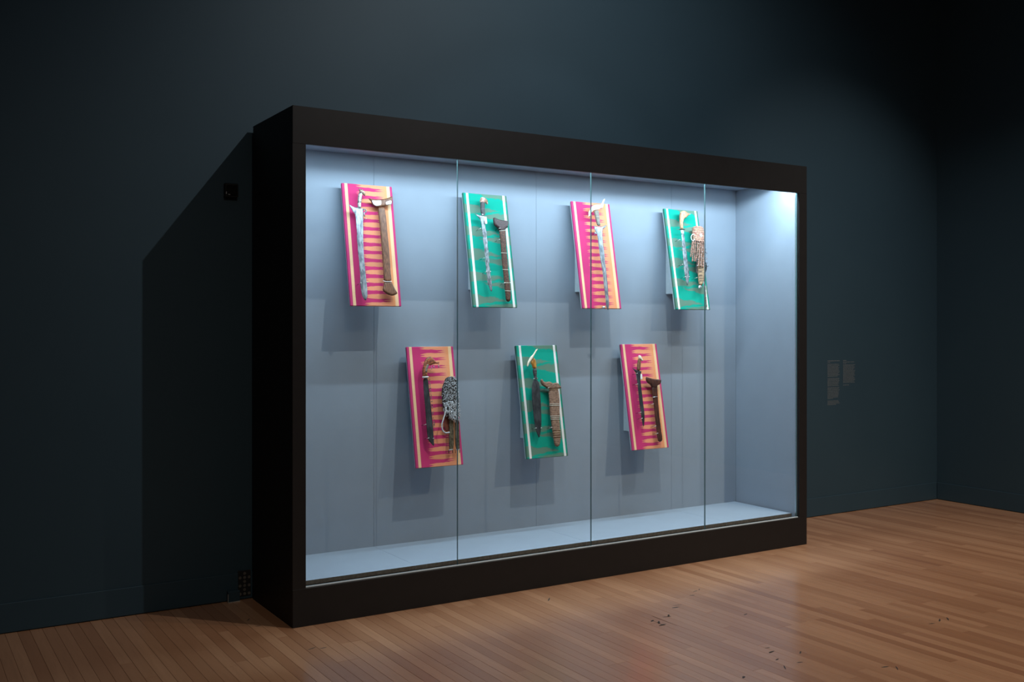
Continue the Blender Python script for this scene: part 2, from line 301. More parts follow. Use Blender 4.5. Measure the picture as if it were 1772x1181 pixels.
TRACE = {
'1.blade':[0.045,13.1,-142.1,25.9,-148.4,50.8,-159.6,80.4,-160.6,106.4,-161.8,103.1,-184.9,102.3,-213.6,96.5,-249.6,96.6,-285.3,91.7,-328.2,89.3,-377.9,87.0,-434.6,86.8,-483.9,88.8,-533.1,89.8,-575.2,90.9,-617.1,92.0,-659.0,89.9,-693.9,78.3,-719.1,66.6,-709.6,55.9,-687.5,52.8,-652.8,50.2,-611.1,55.0,-569.1,52.9,-520.2,54.8,-478.0,50.7,-436.0,52.6,-393.7,50.0,-351.4,54.8,-308.7,52.2,-266.3,53.5,-230.7,50.0,-198.9,37.8,-185.4,31.5,-171.5],
'1.curl':[0.048,102.7,-172.9,112.2,-167.3,122.1,-173.8,119.4,-188.4,110.7,-185.3,104.6,-196.4,110.0,-212.5],
'1.grip':[0.045,71.3,-158.2,71.0,-134.4,75.0,-110.2,79.1,-86.0,86.1,-67.6,97.5,-60.8,109.3,-68.9,105.1,-82.7,100.0,-108.5,94.0,-132.8,91.1,-161.4,81.6,-165.0],
'1.pommel':[0.045,84.7,-38.3,93.9,-47.5,98.8,-44.2,115.5,-50.4,125.3,-64.8,124.9,-88.2,114.6,-80.5,105.8,-73.7,96.2,-77.3,90.1,-64.3,87.3,-52.5],
'1.band1':[0.05,75.2,-108.7,97.9,-107.8,96.1,-119.2,73.7,-120.2],
'1.band2':[0.05,71.8,-135.8,92.9,-135.0,91.7,-143.4,70.9,-144.2],
'1.mouth':[0.035,144.5,-93.5,166.2,-96.5,197.6,-98.9,229.6,-96.7,258.9,-90.1,282.0,-81.5,303.9,-70.8,303.7,-91.6,299.5,-122.4,278.2,-126.8,261.6,-134.0,254.8,-139.0,238.7,-140.0,206.3,-148.1,187.5,-144.8,172.8,-132.2,164.8,-114.7],
'1.plate1':[0.047,163.9,-107.7,185.1,-109.9,220.4,-104.5,226.3,-109.5,224.3,-133.9,201.5,-141.4,185.6,-143.0,170.8,-131.3],
'1.plate2':[0.047,251.4,-113.9,268.0,-106.7,293.7,-98.9,293.4,-124.8,272.6,-128.3,255.6,-132.4],
'1.sheath':[0.035,203.8,-148.3,248.8,-140.4,251.6,-180.2,254.0,-223.6,253.8,-281.5,255.0,-339.2,256.2,-396.7,255.5,-468.5,254.8,-540.0,255.7,-600.5,206.0,-605.2,207.6,-541.4,209.0,-470.1,208.9,-398.7,208.8,-327.0,208.1,-262.3,205.2,-204.7],
'1.tie':[0.05,197.7,-597.5,210.9,-601.4,225.9,-602.5,250.3,-600.5],
'1.foot':[0.035,205.6,-601.7,256.0,-597.0,268.2,-632.2,288.2,-666.0,282.9,-674.6,252.2,-686.4,219.0,-675.7,192.2,-653.6,200.2,-630.1],
'2.blade':[0.045,45.5,-148.7,67.8,-155.0,106.0,-158.9,116.2,-159.8,120.6,-182.6,114.3,-209.8,115.8,-244.2,121.9,-266.9,116.0,-290.1,123.1,-320.3,118.0,-351.1,122.6,-388.9,117.5,-419.5,122.0,-449.7,116.1,-480.2,122.4,-517.9,117.4,-548.2,122.7,-578.2,122.9,-623.4,118.3,-649.8,107.2,-642.5,99.8,-616.4,91.1,-586.5,96.0,-556.3,89.0,-526.4,93.9,-496.1,90.3,-466.0,95.3,-435.5,90.8,-397.8,94.9,-359.7,88.6,-321.9,93.6,-291.2,88.3,-261.0,90.6,-222.6,85.3,-192.3,74.4,-173.8],
'2.tag':[0.055,107.8,-165.9,127.9,-165.9,129.2,-211.6,112.7,-213.7],
'2.grip':[0.045,95.5,-69.7,127.7,-68.6,122.9,-101.6,122.3,-124.1,120.9,-155.6,107.8,-160.9,95.7,-157.1,92.6,-139.4,92.2,-114.8],
'2.pommel':[0.045,96.9,-51.6,103.4,-37.6,116.1,-35.6,135.6,-42.2,149.4,-54.8,149.5,-81.8,142.6,-82.3,137.1,-74.8,127.3,-72.0,109.6,-73.2,94.6,-73.1,93.7,-63.1],
'2.ferrule':[0.052,93.9,-148.0,114.2,-145.7,115.4,-157.9,96.5,-159.0],
'2.mouth':[0.035,184.8,-167.0,194.3,-161.9,204.0,-165.9,223.5,-173.8,248.7,-178.0,293.6,-178.9,294.9,-190.2,288.5,-224.6,273.7,-229.9,264.9,-239.4,258.5,-251.0,219.9,-253.0,216.8,-235.1,202.7,-224.6,188.6,-214.1,184.2,-196.3],
'2.sheath':[0.035,220.0,-239.9,269.0,-233.5,266.5,-295.7,262.2,-357.7,261.4,-419.4,258.9,-480.9,260.8,-542.1,260.9,-603.2,262.8,-664.0,257.2,-698.3,238.1,-713.0,221.8,-702.6,220.9,-664.7,220.7,-604.0,221.4,-543.1,219.4,-482.1,220.9,-390.2,223.3,-313.1],
'2.wrap1':[0.042,213.6,-395.3,259.8,-396.5],
'2.wrap2':[0.042,213.7,-503.8,255.4,-505.6],
'2.wrap3':[0.042,216.4,-589.0,258.0,-591.1],
'2.wrap4':[0.042,215.7,-642.1,257.4,-642.8],
'2.wrap5':[0.042,217.2,-252.0,265.3,-244.9],
'3.pommel':[0.05,251.9,20.1,241.6,-1.3,232.6,-14.1,225.9,-41.2,217.4,-50.2,199.4,-53.8,186.4,-64.3,159.8,-68.4,138.9,-73.3,126.2,-82.5,117.5,-93.8,121.0,-110.4,99.2,-112.9,88.0,-121.9,97.4,-104.6,97.1,-85.5,110.6,-70.2,121.9,-50.3,144.0,-35.6,179.8,-27.2,209.1,-25.3,223.2,-7.4,231.5,10.2],
'3.grip':[0.045,148.6,-71.2,187.2,-64.0,186.8,-88.2,187.7,-124.3,186.4,-165.3,189.5,-174.8,166.0,-177.2,160.0,-157.2,155.6,-126.2,150.8,-97.6],
'3.blade':[0.045,128.8,-176.5,145.6,-179.3,162.8,-179.9,180.5,-183.5,208.7,-177.5,233.5,-170.0,246.7,-161.0,239.0,-176.6,218.8,-190.6,202.8,-200.5,198.8,-229.4,195.4,-267.3,195.5,-320.0,196.3,-380.0,191.9,-425.1,195.7,-469.8,193.8,-529.5,194.6,-589.0,190.0,-648.4,189.0,-707.6,179.2,-751.9,171.0,-759.3,160.9,-741.1,162.1,-693.2,162.0,-641.5,161.9,-589.7,164.7,-530.3,162.0,-470.9,157.4,-418.8,157.2,-374.0,155.3,-321.7,155.2,-269.2,153.0,-231.7,140.1,-213.5,134.3,-196.5,141.0,-187.1],
'3.hook':[0.05,133.0,-219.0,126.0,-230.6,134.2,-236.9,144.1,-230.4],
'3.clamp':[0.04,129.4,-735.2,148.0,-730.6,157.5,-740.1,147.0,-751.2,131.0,-749.9],
'4.hilt':[0.05,110.7,-31.1,136.2,-22.2,154.5,-24.0,174.7,-37.4,199.7,-44.7,183.1,-54.5,157.6,-73.5,141.7,-80.3,130.9,-89.7,120.5,-107.7,114.4,-134.2,113.7,-161.9,89.3,-164.0,90.2,-135.5,90.7,-109.4,93.3,-86.0,99.2,-56.6],
'4.guard':[0.05,76.3,-164.7,103.0,-159.5,135.3,-160.7,129.7,-166.0,101.2,-170.3,79.3,-168.9],
'4.ferrule':[0.05,90.2,-169.7,113.2,-169.1,116.2,-196.5,93.7,-198.5],
'4.blade':[0.045,98.6,-192.7,121.2,-190.2,122.5,-227.8,121.7,-278.5,124.6,-328.9,122.6,-386.6,122.5,-444.1,121.2,-508.6,106.8,-551.8,91.3,-579.2,84.7,-552.3,80.6,-509.7,81.3,-459.6,85.1,-402.2,87.0,-344.7,92.0,-279.8,95.5,-229.1],
'4.cap':[0.05,207.7,-141.2,242.4,-129.8,289.8,-129.4,305.8,-147.0,307.3,-183.7,304.9,-220.5,288.5,-250.6,239.7,-260.1,196.7,-247.4,197.1,-211.0,201.3,-174.4],
'4.ring':[0.05,193.9,-196.6,177.0,-208.4,170.3,-226.8,178.2,-246.8,197.3,-243.8,207.9,-225.1,205.9,-203.3],
'4.body':[0.045,236.7,-237.0,311.3,-226.2,299.4,-336.6,289.0,-409.8,271.0,-482.9,237.0,-573.3,201.1,-575.5,205.1,-506.4,208.1,-398.0],
'4.tip':[0.045,198.1,-571.2,222.5,-570.7,220.1,-595.9,192.0,-596.4],
'4.disc':[0.045,281.0,-389.7,296.5,-398.6,303.6,-423.9,294.3,-456.9,274.5,-484.3,270.8,-439.4],
'4.strand1':[0.055,186.1,-245.6,171.0,-286.1,158.3,-330.0,144.6,-368.1],
'4.strand2':[0.055,197.7,-248.7,181.8,-300.2,169.6,-351.3,159.4,-402.1],
'4.strand3':[0.06,207.5,-253.2,194.0,-300.9,180.6,-359.3,175.3,-402.8],
'4.strand4':[0.06,226.7,-255.9,214.2,-314.6,199.4,-358.6,187.5,-396.6],
'4.strand5':[0.065,245.7,-256.4,231.2,-315.2,214.9,-373.7,196.5,-439.3],
'4.strand6':[0.065,265.9,-248.2,254.8,-314.2,239.4,-372.8,224.7,-438.4],
'4.strand7':[0.06,286.2,-238.6,278.6,-312.0,265.0,-370.7,249.0,-443.7],
'4.strand8':[0.05,213.9,-370.1,195.6,-435.7,190.9,-486.3],
'4.tail':[0.04,268.8,-489.1,264.7,-547.0,259.5,-612.0,257.3,-669.6,252.6,-730.6],
'5.hilt':[0.05,70.1,-194.3,69.4,-169.9,73.1,-145.6,81.8,-116.0,91.4,-94.4,105.0,-76.9,126.9,-69.1,144.5,-74.8,158.3,-90.1,167.5,-105.4,181.2,-105.6,189.1,-103.0,189.7,-112.7,174.1,-115.6,155.9,-115.3,137.1,-121.2,130.6,-126.5,124.9,-122.3,113.9,-127.5,106.6,-140.9,102.2,-165.3,101.8,-192.4],
'5.ferrule':[0.05,66.8,-191.5,108.8,-191.2,102.9,-203.3,69.9,-202.9],
'5.bell1':[0.05,134.2,-126.6,132.2,-148.3],
'5.bell2':[0.05,151.1,-117.4,148.8,-141.9],
'5.bell3':[0.05,184.4,-109.8,181.7,-138.5],
'5.blade':[0.045,73.3,-201.0,106.0,-201.9,107.0,-243.2,108.0,-300.9,110.6,-358.5,111.6,-416.0,112.6,-473.2,112.0,-530.3,111.2,-572.9,110.0,-619.0,93.9,-603.8,72.5,-577.7,69.2,-527.9,70.0,-485.3,70.6,-428.4,71.1,-371.2,70.0,-313.9,70.6,-256.4],
'5.fringe':[0.045,112.0,-207.1,112.1,-257.8,113.1,-315.5,114.1,-373.0,115.1,-430.5,116.1,-487.7,115.2,-530.5],
'5.shag':[0.045,229.3,-203.1,263.0,-195.2,295.5,-201.3,307.8,-227.4,306.3,-308.0,303.8,-366.4,299.6,-424.6,285.4,-467.5,248.6,-465.7,233.7,-450.5,222.9,-435.5,203.4,-427.4,190.0,-397.9,190.6,-332.9,191.6,-296.7,199.2,-260.6,214.2,-231.9],
'5.slat1':[0.04,235.2,-421.1,264.6,-422.4,249.3,-609.4,238.9,-648.2,214.1,-651.6,215.2,-607.3],
'5.slat2':[0.04,269.5,-422.6,302.4,-424.2,288.4,-611.8,286.5,-647.7,263.3,-649.8,256.7,-617.0],
'5.end1':[0.05,206.1,-646.9,233.9,-645.1],
'5.end2':[0.05,254.8,-647.9,282.6,-648.2],
'5.cord':[0.06,205.2,-385.9,196.9,-421.5,180.5,-456.7,165.0,-491.8,167.2,-527.6,186.5,-544.4,214.5,-540.3],
'5.cloth':[0.03,211.4,-426.1,241.5,-427.5,231.6,-528.3,205.2,-531.1,193.1,-504.6],
'6.beak':[0.055,134.7,-32.8,122.8,-45.8,108.7,-63.1,98.4,-77.5,87.8,-94.8,68.6,-111.8,53.3,-126.0,43.9,-148.9,35.6,-147.3,39.8,-125.8,52.3,-105.8,68.3,-85.8,90.9,-68.7,108.7,-48.6,118.8,-35.6],
'6.grip':[0.045,78.6,-110.5,98.8,-84.7,111.8,-105.3,115.5,-131.5,112.9,-162.0,86.2,-161.4,82.3,-136.7,73.8,-122.0],
'6.grip2':[0.045,85.7,-159.9,113.1,-160.6,113.7,-189.6,107.5,-212.6,111.5,-231.6,84.1,-231.6,90.1,-215.1,85.7,-194.7],
'6.blade':[0.045,82.4,-232.3,109.7,-233.1,122.0,-252.7,124.7,-283.7,123.7,-329.9,120.9,-391.2,116.2,-452.3,110.7,-513.1,99.8,-565.8,82.1,-614.8,71.8,-594.5,60.1,-556.0,56.5,-495.2,54.7,-419.0,56.5,-358.1,61.9,-297.0,70.1,-258.9],
'6.mouth':[0.035,142.6,-232.5,156.7,-230.0,161.9,-244.7,178.3,-252.4,206.7,-247.4,223.6,-252.3,236.4,-261.5,265.3,-255.0,281.9,-262.9,290.6,-277.8,302.7,-294.3,286.5,-296.7,270.3,-299.1,197.0,-298.1,184.2,-289.0,161.5,-276.6,149.1,-264.6,144.3,-247.1],
'6.sheath':[0.035,199.4,-292.5,275.8,-293.5,278.2,-349.8,270.3,-427.2,260.7,-504.2,256.6,-581.1,254.5,-627.1,241.9,-668.5,220.2,-678.6,201.1,-668.3,197.4,-623.8,195.7,-577.7,192.2,-516.2,190.6,-454.6,194.5,-377.6],
'6.wrap0':[0.042,193.7,-301.0,271.9,-302.1],
'6.wrap1':[0.042,187.4,-397.5,269.1,-399.3],
'6.wrap2':[0.042,187.1,-407.5,267.8,-409.3],
'6.wrap3':[0.042,185.0,-476.6,259.1,-478.6],
'6.wrap4':[0.042,185.6,-487.4,258.7,-489.4],
'6.wrap5':[0.042,186.1,-498.2,257.4,-500.2],
'6.wrap6':[0.042,189.6,-566.6,253.4,-568.5],
'6.wrap7':[0.042,190.5,-581.9,252.4,-583.9],
'6.wrap8':[0.042,191.4,-597.3,251.4,-599.2],
'6.wrap9':[0.042,192.2,-612.6,251.4,-614.5],
'7.pommel':[0.05,108.1,-86.8,123.6,-88.4,129.4,-96.9,134.3,-110.8,141.4,-122.0,136.5,-131.6,128.3,-127.8,119.3,-117.4,106.0,-113.1,104.6,-99.2],
'7.grip':[0.045,107.0,-109.5,125.6,-114.0,123.8,-137.5,115.9,-167.7,110.0,-195.2,82.7,-191.8,88.5,-164.4,96.8,-131.5],
'7.blade':[0.045,41.2,-171.0,54.9,-181.1,74.7,-189.1,98.8,-194.2,122.8,-200.9,112.9,-215.8,107.6,-225.5,101.5,-267.0,103.2,-319.9,103.0,-372.6,102.8,-425.2,104.6,-477.7,100.6,-529.9,83.9,-590.1,76.1,-565.9,73.3,-521.1,71.5,-468.8,70.9,-408.9,72.1,-348.9,72.3,-296.3,73.2,-251.1,74.4,-217.1,62.0,-197.9],
'7.tag':[0.035,111.3,-217.2,128.5,-219.0,126.7,-254.8,113.9,-258.6,107.5,-254.3],
'7.tag2':[0.035,76.2,-212.2,90.2,-211.2,83.6,-256.4,77.7,-256.2,78.2,-228.7],
'7.mouth':[0.035,162.5,-237.9,189.5,-245.5,223.5,-254.8,258.5,-258.6,297.3,-262.4,294.0,-279.1,281.4,-295.4,255.3,-302.9,250.6,-322.2,206.4,-320.8,196.1,-295.6,173.2,-283.8,161.7,-266.9],
'7.sheath':[0.035,205.2,-299.1,253.8,-300.6,248.4,-361.5,243.2,-452.5,241.9,-543.2,242.0,-618.7,244.4,-679.0,238.2,-693.6,218.0,-698.4,202.2,-687.7,203.0,-631.5,202.9,-556.4,205.1,-466.0,204.0,-390.2],
'7.wrap1':[0.042,194.1,-385.4,237.5,-381.7],
'1.pins':[0.05,112.5,-227.3,92.2,-611.2,49.9,-615.7],
'2.pins':[0.05,72.4,-246.3,77.7,-437.4,87.2,-523.8,115.5,-523.0,203.2,-311.8,211.1,-593.9,253.1,-591.4,214.9,-237.3],
'3.pins':[0.05,138.2,-233.7,133.5,-743.1],
'4.pins':[0.05,66.0,-242.6,62.5,-424.2,77.6,-512.3,112.7,-511.4,182.9,-518.1],
'5.pins':[0.05,58.8,-485.2,71.0,-567.4,104.8,-570.9],
'6.pins':[0.05,57.8,-548.8,99.4,-549.5,177.9,-551.4,187.6,-292.6],
'7.pins':[0.05,65.5,-289.2,65.0,-486.2,70.0,-528.9,184.2,-432.9,181.8,-588.4,192.5,-638.4,72.6,-215.5],
}

# ------------------------------------------------------------------ the gallery room
YW = 5.7074; XR = 8.052; XL = -4.0; YN = -4.0; ZC = 5.3
floor_root = empty('floor', (0, 0, 0)); tag(floor_root, kind='structure')
boxobj('subfloor', XL-.1, XR+.1, YN-.1, YW+.1, -.12, -.018, M_dark, floor_root, 0)
def wallbox(name, *a):
    o = boxobj(name, *a, MW, None, 0); tag(o, kind='structure'); return o
wallbox('wall_back', XL-.1, XR+.1, YW, YW+.1, -.02, ZC)
wallbox('wall_right', XR, XR+.1, YN, YW, -.02, ZC)
wallbox('wall_left', XL-.1, XL, YN, YW, -.02, ZC)
wallbox('wall_front', XL-.1, XR+.1, YN-.1, YN, -.02, ZC)
tag(boxobj('ceiling', XL-.1, XR+.1, YN-.1, YW+.1, ZC, ZC+.1, M_ceil, None, 0), kind='structure')
tag(boxobj('baseboard_back', XL, XR-.008, YW-.007, YW, .004, .153, MW, None, .002), kind='structure')
tag(boxobj('baseboard_right', XR-.007, XR, YN, YW-.008, .004, .153, MW, None, .002), kind='structure')

# strip floor: narrow boards running towards the wall
BW = .0575
lens = [.55, .8, 1.05, 1.3, 1.6, 2.0]
def board_bm(L, x=0, y=0, dz=0, bm=None):
    bm = bm or bmesh.new(); g = .00045
    x0, x1, y0, y1, z = x-BW/2+g, x+BW/2-g, y+g, y+L-g, dz
    b = .0009
    lo = [bm.verts.new(q) for q in ((x0, y0, z-.016), (x1, y0, z-.016), (x1, y1, z-.016), (x0, y1, z-.016))]
    mi = [bm.verts.new(q) for q in ((x0, y0, z-b), (x1, y0, z-b), (x1, y1, z-b), (x0, y1, z-b))]
    hi = [bm.verts.new(q) for q in ((x0+b, y0+.0002, z), (x1-b, y0+.0002, z), (x1-b, y1-.0002, z), (x0+b, y1-.0002, z))]
    fs = [bm.faces.new(hi)]
    for A, B in ((lo, mi), (mi, hi)):
        for k in range(4): fs.append(bm.faces.new((A[k], A[(k+1) % 4], B[(k+1) % 4], B[k])))
    return bm, fs
tmpl = []
for L in lens:
    bm, _ = board_bm(L); me = bpy.data.meshes.new('floor_board'); bm.normal_update(); bm.to_mesh(me); bm.free()
    me.materials.append(MF); tmpl.append(me)
def seen(x, y):
    s, c = math.sin(.556192), math.cos(.556192)
    d = x*s+y*c; l = x*c-y*s
    if d < .3: return 0
    px = 886+1748.3*l/d; py = 564.08+1748.3*1.5616/d
    if not (0 <= px <= 1772 and py <= 1181): return 0
    if 1.80 < x < 5.59 and y > 5.05: return 0
    s0 = 0
    return 1/d**2*(1 if not (x > 1.79+ (y-5.02)*.35 and x < 7.2 and y > 5.02 and px > 508 and px < 1397) else 0)
boards = []
n = int((XR-XL)/BW)+1
for i in range(n):
    x = XR-BW/2-i*BW
    if x < XL: break
    y = YW-.002
    first = True
    while y > YN+.3:
        k = random.randrange(len(lens)); L = lens[k]
        if first: y += random.uniform(0, L*.6) if False else 0
        y0 = y-L
        sc = sum(seen(x, y0+L*j/8) for j in range(9))*L
        boards.append((sc, x, y0, k, L)); y = y0; first = False
boards.sort(key=lambda b: -b[0])
sbm = bmesh.new(); lay = sbm.faces.layers.float.new('rnd')
for idx, (sc, x, y0, k, L) in enumerate(boards):
    if idx < 300:
        o = bpy.data.objects.new('floor_board', tmpl[k]); COL.objects.link(o); o.parent = floor_root
        o.location = (x, y0, random.uniform(-.0003, .0002)); 
    else:
        _, fs = board_bm(L, x, y0, random.uniform(-.0003, .0002), sbm); rv = random.random()
        for f in fs: f[lay] = rv
link('floor_boards', sbm, MF, floor_root, kind='stuff')
# scuff marks worn into the floor in front of the case
sb = bmesh.new()
def fl(px, py):
    a = (px-886)/1748.3; s, c = math.sin(.556192), math.cos(.556192); d = 1748.3*1.5616/(py-564.08)
    return d*(s+a*c), d*(c-a*s)
SC = [(3.62,3.95,.05,.004)]
marks = [(1203,1024),(1210,1021),(1198,1031),(1169,1052),(1172,1048),(1154,1068),(1157,1066),(1147,1082),(1129,1075),(1140,1078),(1328,1122),(1335,1129),(1345,1142),(1358,1156),(1385,1130),(1384,1147),(1287,1173),(950,1038),(560,1122),(540,1123),(430,1073),(446,1084),(1612,1080),(1626,1074),(1640,1072),(1532,1155),(1552,1157),(1290,1064)]
for px, py in marks:
    x, y = fl(px, py); a = random.uniform(-.5, 1.0); L = random.uniform(.012, .034); w = random.uniform(.003, .007)
    q = []
    for k in range(9):
        t = 2*math.pi*k/9; r1 = random.uniform(.7, 1.2)
        ex, ey = math.cos(t)*L*r1, math.sin(t)*w*r1
        q.append(sb.verts.new((x+ex*math.cos(a)-ey*math.sin(a), y+ex*math.sin(a)+ey*math.cos(a), .0004)))
    sb.faces.new(q)
for (ax, ay), (bx, by) in (((1129,1067),(1172,1084)), ((1129,1075),(1148,1082))):
    A = Vector((*fl(ax, ay), .0004)); B = Vector((*fl(bx, by), .0004)); nrm = (B-A).cross(Vector((0, 0, 1))).normalized()*.0022
    sb.faces.new([sb.verts.new(v) for v in (A-nrm*.4, B-nrm*.3, B+nrm*.4, A+nrm)])
bmesh.ops.recalc_face_normals(sb, faces=sb.faces)
link('scuff_marks', sb, simple('black_scuff', (.035, .03, .028), .7), floor_root, kind='stuff')

# ------------------------------------------------------------------ display case
X0, X1, YF, YBK, HT = 1.788, 5.600, 5.018, 5.655, 2.70
case = empty('display_case', ((X0+X1)/2, (YF+YBK)/2, 0), 'long tall black display case with a glazed, lit slate-blue interior on the wooden floor', 'display case')
def cp(name, *a, **k):
    return boxobj(name, *a[:6], a[6], case, k.get('bev', .0015), k.get('kind'), k.get('label'))
cp('header', X0, X1, YF, 5.038, 2.505, HT, M_black)
cp('base_panel', X0, X1, YF, 5.038, 0.0, .197, M_black)
cp('side_stile', X0, 1.860, YF, 5.038, .197, 2.505, M_black, bev=.0006)
cp('side_stile', 5.5225, X1, YF, 5.038, .197, 2.505, M_black, bev=.0006)
cp('side_panel', X0, X0+.02, 5.038, YBK+.018, 0, HT, M_black)
cp('side_panel', X1-.02, X1, 5.038, YBK+.018, 0, HT, M_black)
cp('top_panel', X0+.02, X1-.02, 5.038, YBK+.018, HT-.02, HT, M_black)
cp('rear_panel', X0+.02, X1-.02, YBK+.0125, YBK+.018, 0, HT-.02, M_black, bev=0)
cp('lining_wall', 1.852, 1.862-.002, 5.052, YBK, .14, 2.66, M_inner, bev=0, label='slate-blue side lining')
cp('lining_wall', 5.5315, 5.5415, 5.052, YBK, .14, 2.66, M_inner, bev=0, label='slate-blue side lining')
seams = [1.860, 2.5277, 3.7067, 4.8879, 5.5315]
for a, b in zip(seams, seams[1:]):
    cp('back_board', a+.0007, b-.0007, YBK, YBK+.012, .14, 2.66, M_inner, bev=.0006)
for a, b in zip(seams, seams[1:]):
    o = cp('deck_board', a+.0005, (b-.0005 if b < 5.5 else 5.518), 5.085, YBK-.0005, .1965, .2195, [M_deck, M_edgegray], bev=.0005)
    for f in o.data.polygons:
        if f.normal.y < -.9 or f.normal.z < -.5: f.material_index = 1
cp('inner_ceiling', 1.860, 5.5315, 5.125, YBK, 2.594, 2.602, M_inner, bev=.0008, label='slate-blue panel closing the lit interior')
cp('case_bottom', 1.860, 5.5315, 5.062, YBK, .120, .128, M_dark, bev=0)
cp('bottom_channel', 1.860, 5.5225, 5.0385, 5.058, .150, .2005, M_metal, bev=.001, label='aluminium glazing channel')
cp('lip_strip', 1.860, 5.5225, 5.0275, 5.0385, .1972, .2032, M_backing, bev=.001)
cp('glazing_jamb', 5.5235, 5.530, 5.0385, 5.060, .2005, 2.50, M_metal, bev=.001)
cp('lamp_tray', 1.862, 5.529, 5.053, 5.112, 2.622, 2.628, M_dark, bev=0)
cp('lamp_diffuser', 1.88, 5.50, 5.052, 5.074, 2.6145, 2.618, M_led, bev=0)
# four panes of glass butted edge to edge
gx = [1.853, 2.7704, 3.7104, 4.6504, 5.523]
for a, b in zip(gx, gx[1:]):
    o = cp('glass_pane', a+.001, b-.001, 5.040, 5.050, .2006, 2.56, [MGL, M_edge], bev=0)
    for f in o.data.polygons:
        if abs(f.normal.y) < .5: f.material_index = 1

# ------------------------------------------------------------------ small fittings on the wall left of the case
W = empty('wall_bracket', (1.690, YW, .02), 'thin dark perforated metal strip on the wall beside the left rear corner of the case', 'bracket')
bm = bmesh.new()
box(bm, .020, .092, -.010, -.006, .0, .145)
link('strip', bm, M_dark, W)
bm = bmesh.new(); k = 0
for j in range(6):
    for i in range(3):
        if (i+j) % 2 == 0 or i == 1: 
            cx, cz = .030+i*.026, .014+j*.023
            v = [bm.verts.new((cx+.009*math.cos(t*math.pi/3), -.0108, cz+.009*math.sin(t*math.pi/3))) for t in range(6)]
            f = bm.faces.new(v)
            r = bmesh.ops.extrude_face_region(bm, geom=[f]); bmesh.ops.translate(bm, verts=[e for e in r['geom'] if isinstance(e, bmesh.types.BMVert)], vec=(0, -.002, 0))
bmesh.ops.recalc_face_normals(bm, faces=bm.faces)
link('studs', bm, M_grille, W, kind='stuff')
W2 = empty('floor_outlet_cover', (1.69, YW-.030, 0), 'low dark box with pale bottom edge on the floor by the wall, left of case', 'box')
bm = bmesh.new(); box(bm, -.045, .022, -.008, .022, .003, .062, .002); link('cover', bm, MW, W2)
bm = bmesh.new(); box(bm, -.045, .022, -.0105, -.0082, .001, .0045); box(bm, -.0475, -.0455, -.0105, -.0085, .001, .05)
link('edge_trim', bm, simple('pale_edge', (.5, .48, .45), .6), W2)
W3 = empty('wall_sensor', (1.667, YW, 2.288), 'small square black device on the wall in the shadow left of the case', 'sensor')
bm = bmesh.new(); box(bm, -.038, .038, -.030, -.001, 0, .078, .004); link('housing', bm, simple('black_plastic', (.006, .006, .006), .4), W3)
bm = bmesh.new(); box(bm, -.030, .030, -.034, -.0305, .010, .068, .003); link('front_cover', bm, simple('black_gloss_plastic', (.008, .008, .008), .2), W3)
bm = bmesh.new(); box(bm, -.034, -.028, -.0335, -.031, .015, .03, .001); box(bm, -.022, -.010, -.0355, -.0343, .012, .016, .0005)
link('corner_glints', bm, M_silver, W3)  # silver slips put in as the bright glints on the device's corner

# wall text: two columns of small pale lettering, far too small to read
def text_column(x, ztop, width, blocks, label):
    T = empty('wall_text', (x, YW-.0001, ztop), label, 'wall text', 'vinyl texts right of the case')
    rnd = random.Random(int(x*100))
    z = 0.0
    for kind, nl, frac, gap in blocks:
        h = .0062 if kind == 'heading' else .0044
        pitch = .0098
        bm = bmesh.new()
        for j in range(nl):
            x_ = 0; end = width*(frac if (nl == 1 or j == nl-1) else rnd.uniform(.86, 1.0))
            while x_ < end:
                for c in range(rnd.randint(2, 8)):
                    w = rnd.uniform(.0013, .0026); up = rnd.choice((0, 0, 0, .0016)); 
                    if x_+w > end: break
                    y0, z0 = -.0006, z-h
                    v = [bm.verts.new(q) for q in ((x_, y0, z0), (x_+w, y0, z0), (x_+w, y0, z0+h+up), (x_, y0, z0+h*.95))]
                    bm.faces.new(v); x_ += w+.0007
                x_ += .0022
            z -= pitch
        o = link(kind, bm, M_text, T); z -= gap
    return T
text_column(6.6146, 1.2734, .150, [('heading', 1, .98, .004), ('subheading', 1, .22, .006), ('paragraph', 11, .8, .010), ('paragraph', 7, .9, .007), ('paragraph', 10, .45, .012), ('credit_line', 4, .7, 0)],
            'left and taller column of tiny pale lettering on the wall right of the case')
text_column(6.8051, 1.2734, .150, [('heading', 1, .28, .004), ('subheading', 2, .25, .004), ('paragraph', 16, .95, .012), ('credit_line', 1, .5, 0)],
            'right and shorter column of tiny pale lettering on the wall right of the case')
# ------------------------------------------------------------------ shapes traced in the plane of each mounting board (millimetres)
def T(key):
    v = TRACE[key]; d = v[0]
    return d, [(v[i]/1000, v[i+1]/1000) for i in range(1, len(v), 2)]
def chaikin(p, closed=True, it=1):
    for _ in range(it):
        q = []
        n = len(p)
        for i in range(n if closed else n-1):
            a, b = Vector(p[i]), Vector(p[(i+1) % n])
            q += [tuple(a*.78+b*.22), tuple(a*.22+b*.78)]
        if not closed: q = [p[0]]+q[1:-1]+[p[-1]]
        p = q
    return p
def segdist(p, a, b):
    ab = b-a; t = max(0, min(1, (p-a).dot(ab)/max(1e-12, ab.dot(ab)))); return (p-a-ab*t).length
def inside(p, poly):
    c = False; n = len(poly)
    for i in range(n):
        a, b = poly[i], poly[i-1]
        if (a.y > p.y) != (b.y > p.y) and p.x < (b.x-a.x)*(p.y-a.y)/(b.y-a.y)+a.x: c = not c
    return c
